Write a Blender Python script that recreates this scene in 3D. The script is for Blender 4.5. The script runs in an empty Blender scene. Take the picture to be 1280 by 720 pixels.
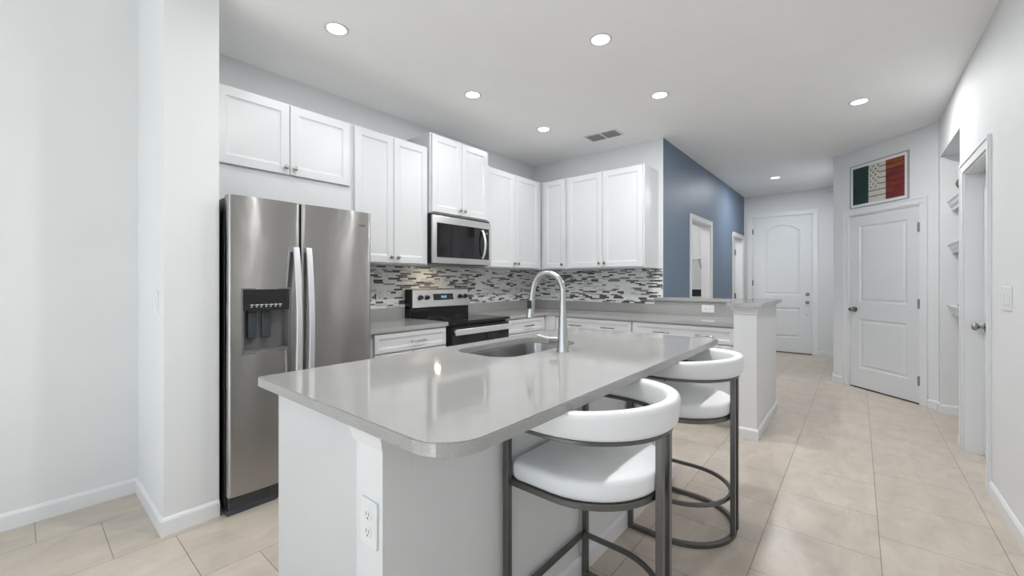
import bpy, bmesh, math, random
from mathutils import Vector, Matrix
C = bpy.context.collection
SC = bpy.context.scene
PI = math.pi
R = math.radians
random.seed(7)

# ---------------------------------------------------------------- camera
cam_d = bpy.data.cameras.new('camera'); cam = bpy.data.objects.new('camera', cam_d); C.objects.link(cam)
cam.location = (0, 0, 1.25); cam.rotation_euler = (R(90), 0, R(39.87))
cam_d.sensor_width = 36; cam_d.lens = 517.5 / 1280 * 36; cam_d.shift_y = -8.4 / 1280
cam_d.clip_start = 0.02
SC.camera = cam
# ---------------------------------------------------------------- light and exposure
SC.view_settings.view_transform = 'Standard'; SC.view_settings.look = 'None'
SC.view_settings.gamma = 1; SC.view_settings.use_curve_mapping = False
SC.view_settings.exposure = 0.0
SC.cycles.use_denoising = True
SC.cycles.max_bounces = 12; SC.cycles.diffuse_bounces = 8
SC.cycles.sample_clamp_indirect = 4
W = bpy.data.worlds.new('sky'); SC.world = W; W.use_nodes = True
W.node_tree.nodes['Background'].inputs[0].default_value = (.75, .86, 1, 1)
W.node_tree.nodes['Background'].inputs[1].default_value = 1.0
P_LEFT, P_RIGHT, P_HALL, P_END, P_LIVING = 4.4, 17.0, 21.0, 22.0, 1.0  # recessed lamps
P_SUN = 21.0
P_WIN = 40.0       # daylight behind the sliding glass door
P_FILL = 38.0  # power of the added side fill
def area(name, loc, rot, sx, sy, power, col, shape='RECTANGLE'):
    d = bpy.data.lights.new(name, 'AREA'); d.shape = shape; d.size = sx; d.size_y = sy
    d.energy = power; d.color = col
    o = bpy.data.objects.new(name, d); C.objects.link(o); o.location = loc; o.rotation_euler = rot
    return o
sd = bpy.data.lights.new('bounce_sun', 'SUN'); sd.energy = P_SUN; sd.angle = R(1); sd.color = (.98, .985, 1)
so = bpy.data.objects.new('bounce_sun', sd); C.objects.link(so); so.rotation_euler = (R(51), 0, R(6))   # added sunlight through the glass door; its floor patch bounces onto the ceiling
area('window_daylight', (-1.35, -3.85, 1.25), (R(90), 0, 0), 3.0, 2.1, P_WIN, (.80, .88, 1.0))
area('side_fill_light', (.80, -1.95, 1.45), (R(90), 0, R(90)), 1.7, 1.2, P_FILL, (.95, .97, 1.0))  # added fill from the right rear, evens out the room light

# ---------------------------------------------------------------- materials
def mat(name, col, rough=.5, metal=0, bump=None, spec=.5, aniso=0, emis=None, var=None, coat=0):
    m = bpy.data.materials.new(name); m.use_nodes = True
    nt = m.node_tree; N = nt.nodes; L = nt.links; p = N['Principled BSDF']
    p.inputs['Base Color'].default_value = (*col, 1); p.inputs['Roughness'].default_value = rough
    p.inputs['Metallic'].default_value = metal; p.inputs['Specular IOR Level'].default_value = spec
    if coat: p.inputs['Coat Weight'].default_value = coat; p.inputs['Coat Roughness'].default_value = .05
    if aniso:
        p.inputs['Anisotropic'].default_value = aniso
        p.inputs['Anisotropic Rotation'].default_value = .25
        t = N.new('ShaderNodeTangent'); t.direction_type = 'RADIAL'; t.axis = 'Z'
        L.new(t.outputs[0], p.inputs['Tangent'])
    tc = N.new('ShaderNodeTexCoord')
    if var:   # (scale, amount, detail): the colour wanders a little
        n = N.new('ShaderNodeTexNoise'); n.inputs['Scale'].default_value = var[0]; n.inputs['Detail'].default_value = var[2]
        mp = N.new('ShaderNodeMapping'); mp.inputs['Scale'].default_value = var[3] if len(var) > 3 else (1, 1, 1)
        L.new(tc.outputs['Object'], mp.inputs[0]); L.new(mp.outputs[0], n.inputs['Vector'])
        r = N.new('ShaderNodeValToRGB')
        a = var[1]
        r.color_ramp.elements[0].position = .3; r.color_ramp.elements[1].position = .7
        r.color_ramp.elements[0].color = (*[max(0, c * (1 - a)) for c in col], 1)
        r.color_ramp.elements[1].color = (*[min(1, c * (1 + a)) for c in col], 1)
        L.new(n.outputs[0], r.inputs[0]); L.new(r.outputs[0], p.inputs['Base Color'])
    if bump:  # (scale, strength, distance)
        n = N.new('ShaderNodeTexNoise'); n.inputs['Scale'].default_value = bump[0]; n.inputs['Detail'].default_value = 3
        mp = N.new('ShaderNodeMapping'); mp.inputs['Scale'].default_value = bump[3] if len(bump) > 3 else (1, 1, 1)
        L.new(tc.outputs['Object'], mp.inputs[0]); L.new(mp.outputs[0], n.inputs['Vector'])
        b = N.new('ShaderNodeBump'); b.inputs['Strength'].default_value = bump[1]; b.inputs['Distance'].default_value = bump[2]
        L.new(n.outputs[0], b.inputs['Height']); L.new(b.outputs[0], p.inputs['Normal'])
    if emis: p.inputs['Emission Color'].default_value = (*emis[0], 1); p.inputs['Emission Strength'].default_value = emis[1]
    return m
M = {}
M['wall'] = mat('wall_paint', (.69, .702, .708), .65, bump=(90, .25, .004), var=(3, .012, 2))
M['ceiling'] = mat('ceiling_paint', (.92, .92, .915), .8, bump=(60, .25, .004), var=(3, .01, 2))
M['blue'] = mat('blue_paint', (.135, .180, .245), .5, spec=.3, bump=(60, .12, .003), var=(3, .03, 2))
M['trim'] = mat('trim_paint', (.72, .73, .74), .35, var=(4, .01, 2))
M['cab'] = mat('cabinet_paint', (.60, .612, .62), .32, var=(5, .01, 2))
M['door'] = mat('door_paint', (.66, .68, .69), .38, var=(5, .01, 2))
M['steel'] = mat('brushed_steel', (.40, .388, .375), .24, 1, aniso=.97, bump=(3.0, .35, .03, (1, 1, .6)))
M['steel2'] = mat('plain_brushed_steel', (.60, .595, .58), .30, 1, aniso=.4, bump=(3, .06, .01))
M['sink'] = mat('sink_steel', (.36, .36, .355), .26, 1, aniso=.3, bump=(4, .05, .01))
M['alu'] = mat('pale_satin_aluminium', (.74, .75, .77), .38, .75, bump=(40, .03, .001))
M['nickel'] = mat('brushed_nickel', (.34, .33, .32), .27, 1, bump=(50, .03, .001))
M['faucet'] = mat('brushed_faucet_nickel', (.52, .52, .51), .28, 1, bump=(50, .02, .001))
M['gun'] = mat('gunmetal_tube', (.155, .155, .15), .36, .85, var=(10, .06, 2))
M['leather'] = mat('white_faux_leather', (.80, .81, .82), .42, bump=(160, .12, .0015))
M['black'] = mat('black_plastic', (.012, .013, .014), .35, bump=(60, .05, .001))
M['blackgloss'] = mat('black_glass', (.008, .008, .009), .06, var=(6, .1, 2))
M['darkgrey'] = mat('dark_grey_plastic', (.045, .05, .055), .45, bump=(60, .05, .001))
M['midgrey'] = mat('mid_grey_plastic', (.14, .14, .145), .35, bump=(60, .05, .001))
M['plate'] = mat('white_plastic', (.72, .73, .735), .35, var=(8, .01, 2))
M['slot'] = mat('dark_slot', (.05, .05, .05), .5, var=(8, .05, 2))
M['vent'] = mat('vent_louvre_metal', (.33, .33, .32), .5, var=(8, .03, 2))
M['lens'] = mat('lit_lamp_lens', (1, 1, 1), .5, emis=((1, .98, .95), 9), var=(8, .01, 2))
M['digits'] = mat('lit_display_digits', (.3, .6, 1), .5, emis=((.35, .65, 1), 1.2), var=(8, .01, 2))
M['grout'] = mat('pale_grout', (.60, .60, .59), .8, bump=(80, .1, .002))
M['t_white'] = mat('white_stone_strip', (.80, .80, .79), .3, var=(30, .05, 3))
M['t_pale'] = mat('pale_grey_marble_strip', (.58, .58, .57), .3, var=(40, .12, 3))
M['t_mid'] = mat('mid_grey_glass_strip', (.25, .245, .24), .15, var=(40, .10, 3))
M['t_dark'] = mat('charcoal_glass_strip', (.095, .091, .090), .12, var=(40, .12, 3))
M['g_green'] = mat('dark_green_stained_board', (.006, .032, .025), .5, var=(30, .5, 4, (1, 1, 4)))
M['g_white'] = mat('whitewashed_board', (.52, .50, .44), .5, var=(30, .12, 4, (1, 1, 4)))
M['g_red'] = mat('rust_red_stained_board', (.16, .02, .014), .5, var=(9, .45, 4, (1, 1, 4)))
M['g_orange'] = mat('rust_orange_stained_board', (.24, .055, .018), .5, var=(9, .35, 4, (1, 1, 4)))
M['g_line'] = mat('burnt_dark_line', (.03, .018, .015), .6, var=(30, .3, 4))
M['silver'] = mat('silver_frame', (.42, .42, .42), .35, .6, var=(30, .05, 4))
M['wood'] = mat('dark_brown_wood', (.09, .06, .05), .45, var=(14, .4, 4))

def quartz():
    m = mat('grey_quartz', (.46, .455, .44), .07, spec=.6)
    nt = m.node_tree; N = nt.nodes; L = nt.links; p = N['Principled BSDF']
    tc = N.new('ShaderNodeTexCoord')
    a = N.new('ShaderNodeTexNoise'); a.inputs['Scale'].default_value = 420; a.inputs['Detail'].default_value = 4; a.inputs['Roughness'].default_value = .75
    b = N.new('ShaderNodeTexNoise'); b.inputs['Scale'].default_value = 5; b.inputs['Detail'].default_value = 3
    L.new(tc.outputs['Object'], a.inputs['Vector']); L.new(tc.outputs['Object'], b.inputs['Vector'])
    r = N.new('ShaderNodeValToRGB'); e = r.color_ramp.elements
    e[0].position = .34; e[0].color = (.24, .238, .235, 1)
    e[1].position = .66; e[1].color = (.43, .426, .415, 1)
    k = e.new(.46); k.color = (.34, .337, .328, 1)
    L.new(a.outputs[0], r.inputs[0])
    r2 = N.new('ShaderNodeValToRGB'); r2.color_ramp.elements[0].color = (.93, .93, .93, 1); r2.color_ramp.elements[1].color = (1.07, 1.07, 1.07, 1)
    L.new(b.outputs[0], r2.inputs[0])
    mx = N.new('ShaderNodeMix'); mx.data_type = 'RGBA'; mx.blend_type = 'MULTIPLY'; mx.inputs['Factor'].default_value = 1
    L.new(r.outputs[0], mx.inputs['A']); L.new(r2.outputs[0], mx.inputs['B']); L.new(mx.outputs['Result'], p.inputs['Base Color'])
    return m
M['quartz'] = quartz()

def floor_mat():
    m = mat('beige_porcelain_tile', (.6, .55, .48), .3)
    nt = m.node_tree; N = nt.nodes; L = nt.links; p = N['Principled BSDF']
    tc = N.new('ShaderNodeTexCoord'); sep = N.new('ShaderNodeSeparateXYZ'); L.new(tc.outputs['Object'], sep.inputs[0])
    T = .4417
    def madd(sock, add):
        q = N.new('ShaderNodeMath'); q.operation = 'ADD'; L.new(sock, q.inputs[0]); q.inputs[1].default_value = add; return q.outputs[0]
    u = madd(sep.outputs[1], -2.49 + T * 20 + T * .5); v = madd(sep.outputs[0], -.08 + T * 21)
    cb = N.new('ShaderNodeCombineXYZ'); L.new(u, cb.inputs[0]); L.new(v, cb.inputs[1])
    br = N.new('ShaderNodeTexBrick'); br.offset = .5; br.offset_frequency = 2; br.squash = 1
    br.inputs['Scale'].default_value = 1; br.inputs['Brick Width'].default_value = T; br.inputs['Row Height'].default_value = T
    br.inputs['Mortar Size'].default_value = .0022; br.inputs['Mortar Smooth'].default_value = .2; br.inputs['Bias'].default_value = 0
    br.inputs['Color1'].default_value = (.555, .492, .42, 1); br.inputs['Color2'].default_value = (.52, .46, .395, 1)
    br.inputs['Mortar'].default_value = (.29, .25, .21, 1)
    L.new(cb.outputs[0], br.inputs['Vector'])
    mp = N.new('ShaderNodeMapping'); mp.inputs['Scale'].default_value = (1.0, .5, 1); L.new(tc.outputs['Object'], mp.inputs[0])
    n = N.new('ShaderNodeTexNoise'); n.inputs['Scale'].default_value = 9; n.inputs['Detail'].default_value = 8; n.inputs['Roughness'].default_value = .68; n.inputs['Distortion'].default_value = .5
    L.new(mp.outputs[0], n.inputs['Vector'])
    r = N.new('ShaderNodeValToRGB'); r.color_ramp.elements[0].position = .3; r.color_ramp.elements[1].position = .72
    r.color_ramp.elements[0].color = (.80, .79, .78, 1); r.color_ramp.elements[1].color = (1.07, 1.07, 1.07, 1); L.new(n.outputs[0], r.inputs[0])
    mx = N.new('ShaderNodeMix'); mx.data_type = 'RGBA'; mx.blend_type = 'MULTIPLY'; mx.inputs['Factor'].default_value = 1
    L.new(br.outputs['Color'], mx.inputs['A']); L.new(r.outputs[0], mx.inputs['B']); L.new(mx.outputs['Result'], p.inputs['Base Color'])
    b = N.new('ShaderNodeBump'); b.inputs['Strength'].default_value = .5; b.inputs['Distance'].default_value = .002; b.invert = True
    L.new(br.outputs['Fac'], b.inputs['Height']); L.new(b.outputs[0], p.inputs['Normal'])
    return m
M['floor'] = floor_mat()

def glass_mat():
    m = bpy.data.materials.new('thin_window_glass'); m.use_nodes = True; nt = m.node_tree; N = nt.nodes; L = nt.links
    N.remove(N['Principled BSDF']); o = N['Material Output']
    t = N.new('ShaderNodeBsdfTransparent'); t.inputs[0].default_value = (.95, .97, .97, 1)
    g = N.new('ShaderNodeBsdfGlossy'); g.inputs['Roughness'].default_value = .01
    x = N.new('ShaderNodeMixShader'); x.inputs[0].default_value = .05
    L.new(t.outputs[0], x.inputs[1]); L.new(g.outputs[0], x.inputs[2]); L.new(x.outputs[0], o.inputs[0])
    return m
M['glass'] = glass_mat()

# ---------------------------------------------------------------- mesh helpers
def nb(): return bmesh.new()
def bx(bm, x0, x1, y0, y1, z0, z1, bev=0, mi=0, seg=2):
    x0, x1 = sorted((x0, x1)); y0, y1 = sorted((y0, y1)); z0, z1 = sorted((z0, z1))
    vs = [bm.verts.new(p) for p in ((x0, y0, z0), (x1, y0, z0), (x1, y1, z0), (x0, y1, z0), (x0, y0, z1), (x1, y0, z1), (x1, y1, z1), (x0, y1, z1))]
    fs = [bm.faces.new([vs[i] for i in f]) for f in ((0, 3, 2, 1), (4, 5, 6, 7), (0, 1, 5, 4), (1, 2, 6, 5), (2, 3, 7, 6), (3, 0, 4, 7))]
    for f in fs: f.material_index = mi
    if bev:
        es = list({e for f in fs for e in f.edges})
        r = bmesh.ops.bevel(bm, geom=es, offset=bev, segments=seg, affect='EDGES', profile=.5)
        for f in r['faces']: f.material_index = mi
    return vs
def loft(bm, rings, closed_ring=True, caps=True, loop=False, mi=0):
    V = [[bm.verts.new(p) for p in r] for r in rings]; n = len(V[0]); m = len(V)
    for i in range(m if loop else m - 1):
        a, b = V[i], V[(i + 1) % m]
        for j in range(n if closed_ring else n - 1):
            f = bm.faces.new((a[j], a[(j + 1) % n], b[(j + 1) % n], b[j])); f.material_index = mi
    if caps and not loop:
        bm.faces.new(V[0][::-1]).material_index = mi; bm.faces.new(V[-1]).material_index = mi
    return V
def sweep(bm, pts, sec, up=(0, 0, 1), closed=False, scale=None):
    """carry the section (list of (side, up) pairs) along pts, the up axis staying put"""
    P = [Vector(p) for p in pts]; up = Vector(up); rings = []
    n = len(P)
    for i, p in enumerate(P):
        a = P[(i - 1) % n] if (closed or i > 0) else p
        b = P[(i + 1) % n] if (closed or i < n - 1) else p
        t = (b - a).normalized(); s = t.cross(up).normalized(); u = s.cross(t).normalized()
        k = scale(i / max(1, n - 1)) if scale else (1, 1, 0)
        # keep the width true through corners
        w = 1
        if 0 < i < n - 1 or closed:
            t1 = (p - a).normalized(); c = max(.5, t1.dot(t)); w = 1 / c
        rings.append([p + s * (q[0] * k[0] * w) + u * (q[1] * k[1] + k[2]) for q in sec])
    return loft(bm, rings, loop=closed)
def rsec(w, h, r=0, n=3):
    """rounded rectangle section w across, h high"""
    if not r: return [(-w / 2, -h / 2), (w / 2, -h / 2), (w / 2, h / 2), (-w / 2, h / 2)]
    o = []
    for cx, cy, a0 in ((w / 2 - r, -h / 2 + r, -90), (w / 2 - r, h / 2 - r, 0), (-w / 2 + r, h / 2 - r, 90), (-w / 2 + r, -h / 2 + r, 180)):
        for k in range(n + 1):
            a = R(a0 + 90 * k / n); o.append((cx + r * math.cos(a), cy + r * math.sin(a)))
    return o
def tube(bm, pts, rad, n=14):
    P = [Vector(p) for p in pts]; rings = []
    t0 = (P[1] - P[0]).normalized(); ref = Vector((0, 0, 1)) if abs(t0.z) < .9 else Vector((0, 1, 0))
    s = t0.cross(ref).normalized()
    for i, p in enumerate(P):
        a = P[max(0, i - 1)]; b = P[min(len(P) - 1, i + 1)]; t = (b - a).normalized()
        s = (s - t * s.dot(t)).normalized(); u = t.cross(s)
        r = rad[i] if isinstance(rad, (list, tuple)) else rad
        rings.append([p + s * (r * math.cos(2 * PI * k / n)) + u * (r * math.sin(2 * PI * k / n)) for k in range(n)])
    loft(bm, rings)
def lathe(bm, prof, n=24, axis='z', at=(0, 0, 0), mi=0):
    """prof: list of (radius, height); closed with caps"""
    at = Vector(at); rings = []
    for r, h in prof:
        ring = []
        for k in range(n):
            a = 2 * PI * k / n; c, s = r * math.cos(a), r * math.sin(a)
            v = {'z': (c, s, h), 'y': (c, -h, s), 'x': (h, c, s)}[axis]   # y: grows towards -y
            ring.append(at + Vector(v))
        rings.append(ring)
    loft(bm, rings, mi=mi)
def plan(bm, outer, holes, z0, z1, mi=0):
    """slab from a plan outline with holes"""
    for z, flip in ((z1, 1), (z0, 0)):
        es = []
        for lp in [outer] + holes:
            vs = [bm.verts.new((x, y, z)) for x, y in lp]
            es += [bm.edges.new((vs[i], vs[(i + 1) % len(vs)])) for i in range(len(vs))]
        bmesh.ops.triangle_fill(bm, use_beauty=True, use_dissolve=False, edges=es, normal=(0, 0, 1 if flip else -1))
    for lp in [outer] + holes:
        n = len(lp); a = [bm.verts.new((x, y, z0)) for x, y in lp]; b = [bm.verts.new((x, y, z1)) for x, y in lp]
        for i in range(n): bm.faces.new((a[i], a[(i + 1) % n], b[(i + 1) % n], b[i]))
    bmesh.ops.remove_doubles(bm, verts=bm.verts, dist=1e-5)
    bmesh.ops.recalc_face_normals(bm, faces=bm.faces)
def rrect(x0, x1, y0, y1, rads, n=8):
    """rounded rectangle outline, rads at (x0y0, x1y0, x1y1, x0y1)"""
    o = []
    for (cx, cy, sx, sy, a0), r in zip(((x0, y0, 1, 1, 180), (x1, y0, -1, 1, 270), (x1, y1, -1, -1, 0), (x0, y1, 1, -1, 90)), rads):
        if r < 1e-4: o.append((cx, cy)); continue
        for k in range(n + 1):
            a = R(a0 + 90 * k / n); o.append((cx + sx * r + r * math.cos(a), cy + sy * r + r * math.sin(a)))
    return o
def obj(name, bm, m, parent=None, smooth=None, recalc=True):
    if recalc: bmesh.ops.recalc_face_normals(bm, faces=bm.faces)
    me = bpy.data.meshes.new(name); bm.to_mesh(me); bm.free()
    for q in (m if isinstance(m, (list, tuple)) else [m]): me.materials.append(M[q])
    if smooth is not None:
        me.polygons.foreach_set('use_smooth', [True] * len(me.polygons))
        me.set_sharp_from_angle(angle=R(smooth))
    o = bpy.data.objects.new(name, me); C.objects.link(o)
    if parent: o.parent = parent
    return o
def thing(name, label, cat, loc=(0, 0, 0), rotz=0, group=None, kind=None):
    o = bpy.data.objects.new(name, None); C.objects.link(o); o.empty_display_size = .1
    o.location = loc; o.rotation_euler = (0, 0, R(rotz)); return tag(o, label, cat, group, kind)
def tag(o, label, cat=None, group=None, kind=None):
    if label: o['label'] = label
    if cat: o['category'] = cat
    if group: o['group'] = group
    if kind: o['kind'] = kind
    return o
def struct(name, bm, m, label=None, loc=None, rotz=0, cat=None, **k):
    o = obj(name, bm, m, **k); o['kind'] = 'structure'
    if loc: o.location = loc; o.rotation_euler = (0, 0, R(rotz))
    if label: o['label'] = label
    if cat: o['category'] = cat
    return o
def sthing(name, label, cat, loc, rotz=0):
    return thing(name, label, cat, loc, rotz, None, 'structure')
def dup(root, loc, rotz=None, label=None, group=None):
    r = root.copy(); C.objects.link(r); r.location = loc
    if rotz is not None: r.rotation_euler = (0, 0, R(rotz))
    if label: r['label'] = label
    if group: r['group'] = group
    for ch in list(root.children):
        c = ch.copy(); C.objects.link(c); c.parent = r
        for g in list(ch.children):
            d = g.copy(); C.objects.link(d); d.parent = c
    return r
def wall(bm, s0, s1, z0, z1, th, ops=(), y0=0):
    """wall in local axes: x along, front face at y=y0, body behind it; ops = (a, b, za, zb) openings, sorted"""
    x = s0
    for a, b, za, zb in ops:
        if a > x: bx(bm, x, a, y0, y0 + th, z0, z1)
        if za > z0: bx(bm, a, b, y0, y0 + th, z0, za)
        if zb < z1: bx(bm, a, b, y0, y0 + th, zb, z1)
        x = b
    if s1 > x: bx(bm, x, s1, y0, y0 + th, z0, z1)
    return bm
def rectpoly(x0, x1, z0, z1, arch=0):
    """panel outline as a function of inset d; arch raises the top edge"""
    n = 12
    def f(d):
        p = [(x0 + d, z0 + d), (x1 - d, z0 + d)]
        for k in range(n + 1):
            t = k / n; x = (x1 - d) + (x0 - x1 + 2 * d) * t
            p.append((x, z1 - d + arch * (1 - (2 * t - 1) ** 2)))
        return p
    return f
def panel_slab(bm, w, h, th, panels, prof, z0=0, x0=0, edge=.002):
    """door slab: front at y=0 looking to -y, panels sunk by prof = [(inset, depth), ...]"""
    outer = [(x0 + edge, z0 + edge), (x0 + w - edge, z0 + edge), (x0 + w - edge, z0 + h - edge), (x0 + edge, z0 + h - edge)]
    es = []; ov = [bm.verts.new((x, 0, z)) for x, z in outer]
    es += [bm.edges.new((ov[i], ov[(i + 1) % 4])) for i in range(4)]
    for f in panels:
        prev = [bm.verts.new((x, 0, z)) for x, z in f(0)]; n = len(prev)
        es += [bm.edges.new((prev[i], prev[(i + 1) % n])) for i in range(n)]
        for d, dep in prof:
            cur = [bm.verts.new((x, dep, z)) for x, z in f(d)]
            for i in range(n): bm.faces.new((prev[i], prev[(i + 1) % n], cur[(i + 1) % n], cur[i]))
            prev = cur
        bm.faces.new(prev)
    bmesh.ops.triangle_fill(bm, use_beauty=True, edges=es, normal=(0, -1, 0))
    a = [bm.verts.new(p) for p in ((x0, edge, z0), (x0 + w, edge, z0), (x0 + w, edge, z0 + h), (x0, edge, z0 + h))]
    b = [bm.verts.new(p) for p in ((x0, th, z0), (x0 + w, th, z0), (x0 + w, th, z0 + h), (x0, th, z0 + h))]
    for i in range(4):
        bm.faces.new((ov[i], ov[(i + 1) % 4], a[(i + 1) % 4], a[i])); bm.faces.new((a[i], a[(i + 1) % 4], b[(i + 1) % 4], b[i]))
    bm.faces.new(b)
    bmesh.ops.remove_doubles(bm, verts=bm.verts, dist=1e-5)
    return bm

# ================================================================ the shell
XW, YB, XB, YE, XR, H = -3.335, 4.475, -1.612, 8.62, .60, 2.80
XL, YF = -3.29, -3.6
b = nb(); bx(b, -3.6, 2.2, -3.9, 9.0, -.1, 0); struct('floor', b, 'floor', 'beige square porcelain tile floor laid in a half offset pattern')
HL = 3.05
b = nb(); bx(b, -3.6, 2.2, .465, 9.0, H, HL + .1)
for f in b.faces:
    if abs(f.calc_center_median().y - .465) < 1e-4: f.material_index = 1      # the drop face is painted like the walls
struct('ceiling', b, ['ceiling', 'wall'], 'flat pale ceiling with recessed lamps')
b = nb(); bx(b, -3.6, 2.2, -3.9, .465, HL, HL + .1); struct('ceiling_living', b, 'ceiling', 'slightly higher ceiling of the living area')
# kitchen wall on the left, running on behind the accent wall
b = nb(); wall(b, .695, 9.0, 0, H, .2); struct('wall_left', b, 'wall', loc=(XW, 0, 0), rotz=90)
b = nb(); wall(b, YF - .2, .465, 0, HL, .245); struct('wall_living', b, 'wall', loc=(XL, 0, 0), rotz=90)
b = nb(); bx(b, XW - .2, -2.62, .465, .695, 0, H); struct('wall_wing', b, 'wall', 'short wing wall beside the refrigerator')
b = nb(); wall(b, XW, XB - .12, 0, H, .12); struct('wall_back', b, 'wall', loc=(0, YB, 0))
# blue accent wall with two door openings: front face at XB looks to +x
A1 = (5.45, 6.34, 0, 2.04); A2 = (7.73, 8.50, 0, 2.02)
b = nb(); wall(b, YB, YE, 0, H, .12, (A1, A2))
for f in b.faces:
    if abs(f.calc_center_median().x - YB) < 1e-4: f.material_index = 1      # the narrow end that continues the white back wall
struct('wall_accent', b, ['blue', 'wall'], 'slate blue accent wall beyond the kitchen', loc=(XB, 0, 0), rotz=90)
XJ = -.234
FD = (-1.49, -.578, 0, 2.41)
b = nb(); wall(b, XW, XJ + .6, 0, H, .15, (FD,)); struct('wall_end', b, 'wall', loc=(0, YE, 0))
# right wall with door and niche: local x runs to -y
DR = (-4.47, -3.72, 0, 2.045); NI = (-5.62, -4.63, 0, 2.43)
SW = (1.15, 2.75, .85, 2.05)    # opening added behind the camera for the side fill light
b = nb(); wall(b, -5.74, -.465, 0, H, .13, (NI, DR)); wall(b, -.465, 3.8, 0, HL, .13, (SW,)); struct('wall_right', b, 'wall', loc=(XR, 0, 0), rotz=-90)
# niche box behind the wall
b = nb(); bx(b, XR + .13, XR + .40, 5.62, 5.70, 0, H); bx(b, XR + .13, XR + .40, 4.55, 4.63, 0, H); bx(b, XR + .40, XR + .46, 4.55, 5.70, 0, H); bx(b, XR + .13, XR + .40, 4.63, 5.62, 2.43, H)
struct('wall_niche', b, 'wall')
# diagonal pantry wall: local x from the hall corner, front looks at the camera
DG = (XJ, 6.34 - XJ, 0); PD = (.214, 1.02, 0, 2.035)
b = nb(); wall(b, 0, (XR - XJ) * 2 ** .5, 0, H, .11, (PD,)); struct('wall_diagonal', b, 'wall', 'diagonal wall with the pantry door', loc=DG, rotz=-45)
b = nb(); wall(b, -YE, -(6.34 - XJ) - .02, 0, H, .12); struct('wall_hall', b, 'wall', loc=(XJ, 0, 0), rotz=-90)
# wall behind the camera with a sliding glass door
SG = (-2.9, .2, 0, 2.3)
b = nb(); wall(b, -XR - .1, -XL + .2, 0, HL, .2, ((-SG[1], -SG[0], 0, 2.3),)); struct('wall_front', b, 'wall', loc=(0, YF, 0), rotz=180)
# rooms seen through the accent wall openings
b = nb(); bx(b, XW, XB - .12, 7.05, 7.15, 0, H); struct('wall_partition', b, 'wall')

def window(name, label, loc, rot, w, z0, z1, mull):
    t = sthing(name, label, 'window', loc, rot)
    b = nb(); f = .05
    bx(b, 0, f, .02, .09, z0, z1, .004); bx(b, w - f, w, .02, .09, z0, z1, .004); bx(b, f, w - f, .02, .09, z0, z0 + f, .004); bx(b, f, w - f, .02, .09, z1 - f, z1, .004)
    for k in range(1, mull): bx(b, w * k / mull - .035, w * k / mull + .035, .02, .09, z0 + f, z1 - f, .004)
    obj('window_frame', b, 'trim', t); b = nb(); bx(b, f, w - f, .05, .056, z0 + f, z1 - f); obj('window_glass', b, 'glass', t)
window('window_1', 'white framed sliding glass door behind the camera', (SG[1], YF, 0), 180, SG[1] - SG[0], 0, 2.3, 2)
window('window_fill', 'added white framed side window behind the camera for the fill light', (XR, -1.15, 0), -90, 1.6, .85, 2.05, 2)  # unseen window added to let the side fill in

# ---- baseboards: profile swept along the wall foot
BP = [(0, 0), (.014, 0), (.014, .070), (.009, .080), (.004, .086), (0, .086)]
def baseboard(name, pts, label=None):
    """pts in plan, board on the right hand side of the path"""
    b = nb(); P = [Vector((x, y, 0)) for x, y in pts]; rings = []
    for i, p in enumerate(P):
        ts = []
        if i > 0: ts.append((p - P[i - 1]).normalized())
        if i < len(P) - 1: ts.append((P[i + 1] - p).normalized())
        ns = [Vector((t.y, -t.x, 0)) for t in ts]; n = sum(ns, Vector()).normalized(); k = 1 / max(.3, n.dot(ns[0]))
        rings.append([p + n * (q[0] * k) + Vector((0, 0, q[1])) for q in BP])
    loft(b, rings); return struct(name, b, 'trim', label)
baseboard('baseboard_living', [(XL, YF), (XL, .465), (-2.62, .465), (-2.62, .695)])
baseboard('baseboard_right', [(XR, 3.655), (XR, YF)])
baseboard('baseboard_niche', [(XR, 5.62), (XR + .40, 5.62)])
dgp = lambda s: (XJ + s / 2 ** .5, 6.34 - XJ - s / 2 ** .5)
baseboard('baseboard_diagonal', [(XJ, YE), dgp(0), dgp(.144)])
baseboard('baseboard_pantry', [dgp(1.09), dgp(1.1794), (XR, 5.62)])
baseboard('baseboard_end', [(-.507, YE), (XJ, YE)])
baseboard('baseboard_jamb', [(XR, 4.63), (XR, 4.535)])
baseboard('baseboard_accent', [(XB, 6.41), (XB, 7.66)])
baseboard('baseboard_accent_near', [(XB, 4.595), (XB, 5.38)])

def casing(bm, a, b, top, w=.07, t=.018):
    """door casing in local axes, proud of the wall face at y=0"""
    for x0, x1, o in ((a - w, a, -1), (b, b + w, 1)):
        bx(bm, x0, x1, -t * .65, 0, 0, top, .002)
        ox = x0 if o < 0 else x1 - .018
        bx(bm, ox, ox + .018, -t, -t * .65, 0, top + w, .002)
    bx(bm, a - w, b + w, -t * .65, 0, top, top + w, .002)
    bx(bm, a - w + .018, b + w - .018, -t, -t * .65, top + w - .018, top + w, .002)
def jamb(bm, a, b, top, depth, t=.014):
    bx(bm, a - .0, a + t, 0, depth, 0, top - t); bx(bm, b - t, b, 0, depth, 0, top - t); bx(bm, a, b, 0, depth, top - t, top)
def trimset(name, loc, rot, op, depth, both=True, w=.07):
    b = nb(); casing(b, op[0], op[1], op[3], w); jamb(b, op[0], op[1], op[3], depth)
    return struct(name, b, 'trim', loc=loc, rotz=rot)
trimset('trim_1', (0, YE, 0), 0, FD, .15)
trimset('trim_2', DG, -45, PD, .11)
trimset('trim_3', (XR, 0, 0), -90, DR, .13)
trimset('trim_4', (XB, 0, 0), 90, A1, .12, w=.06)
trimset('trim_5', (XB, 0, 0), 90, A2, .12, w=.06)

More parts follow.
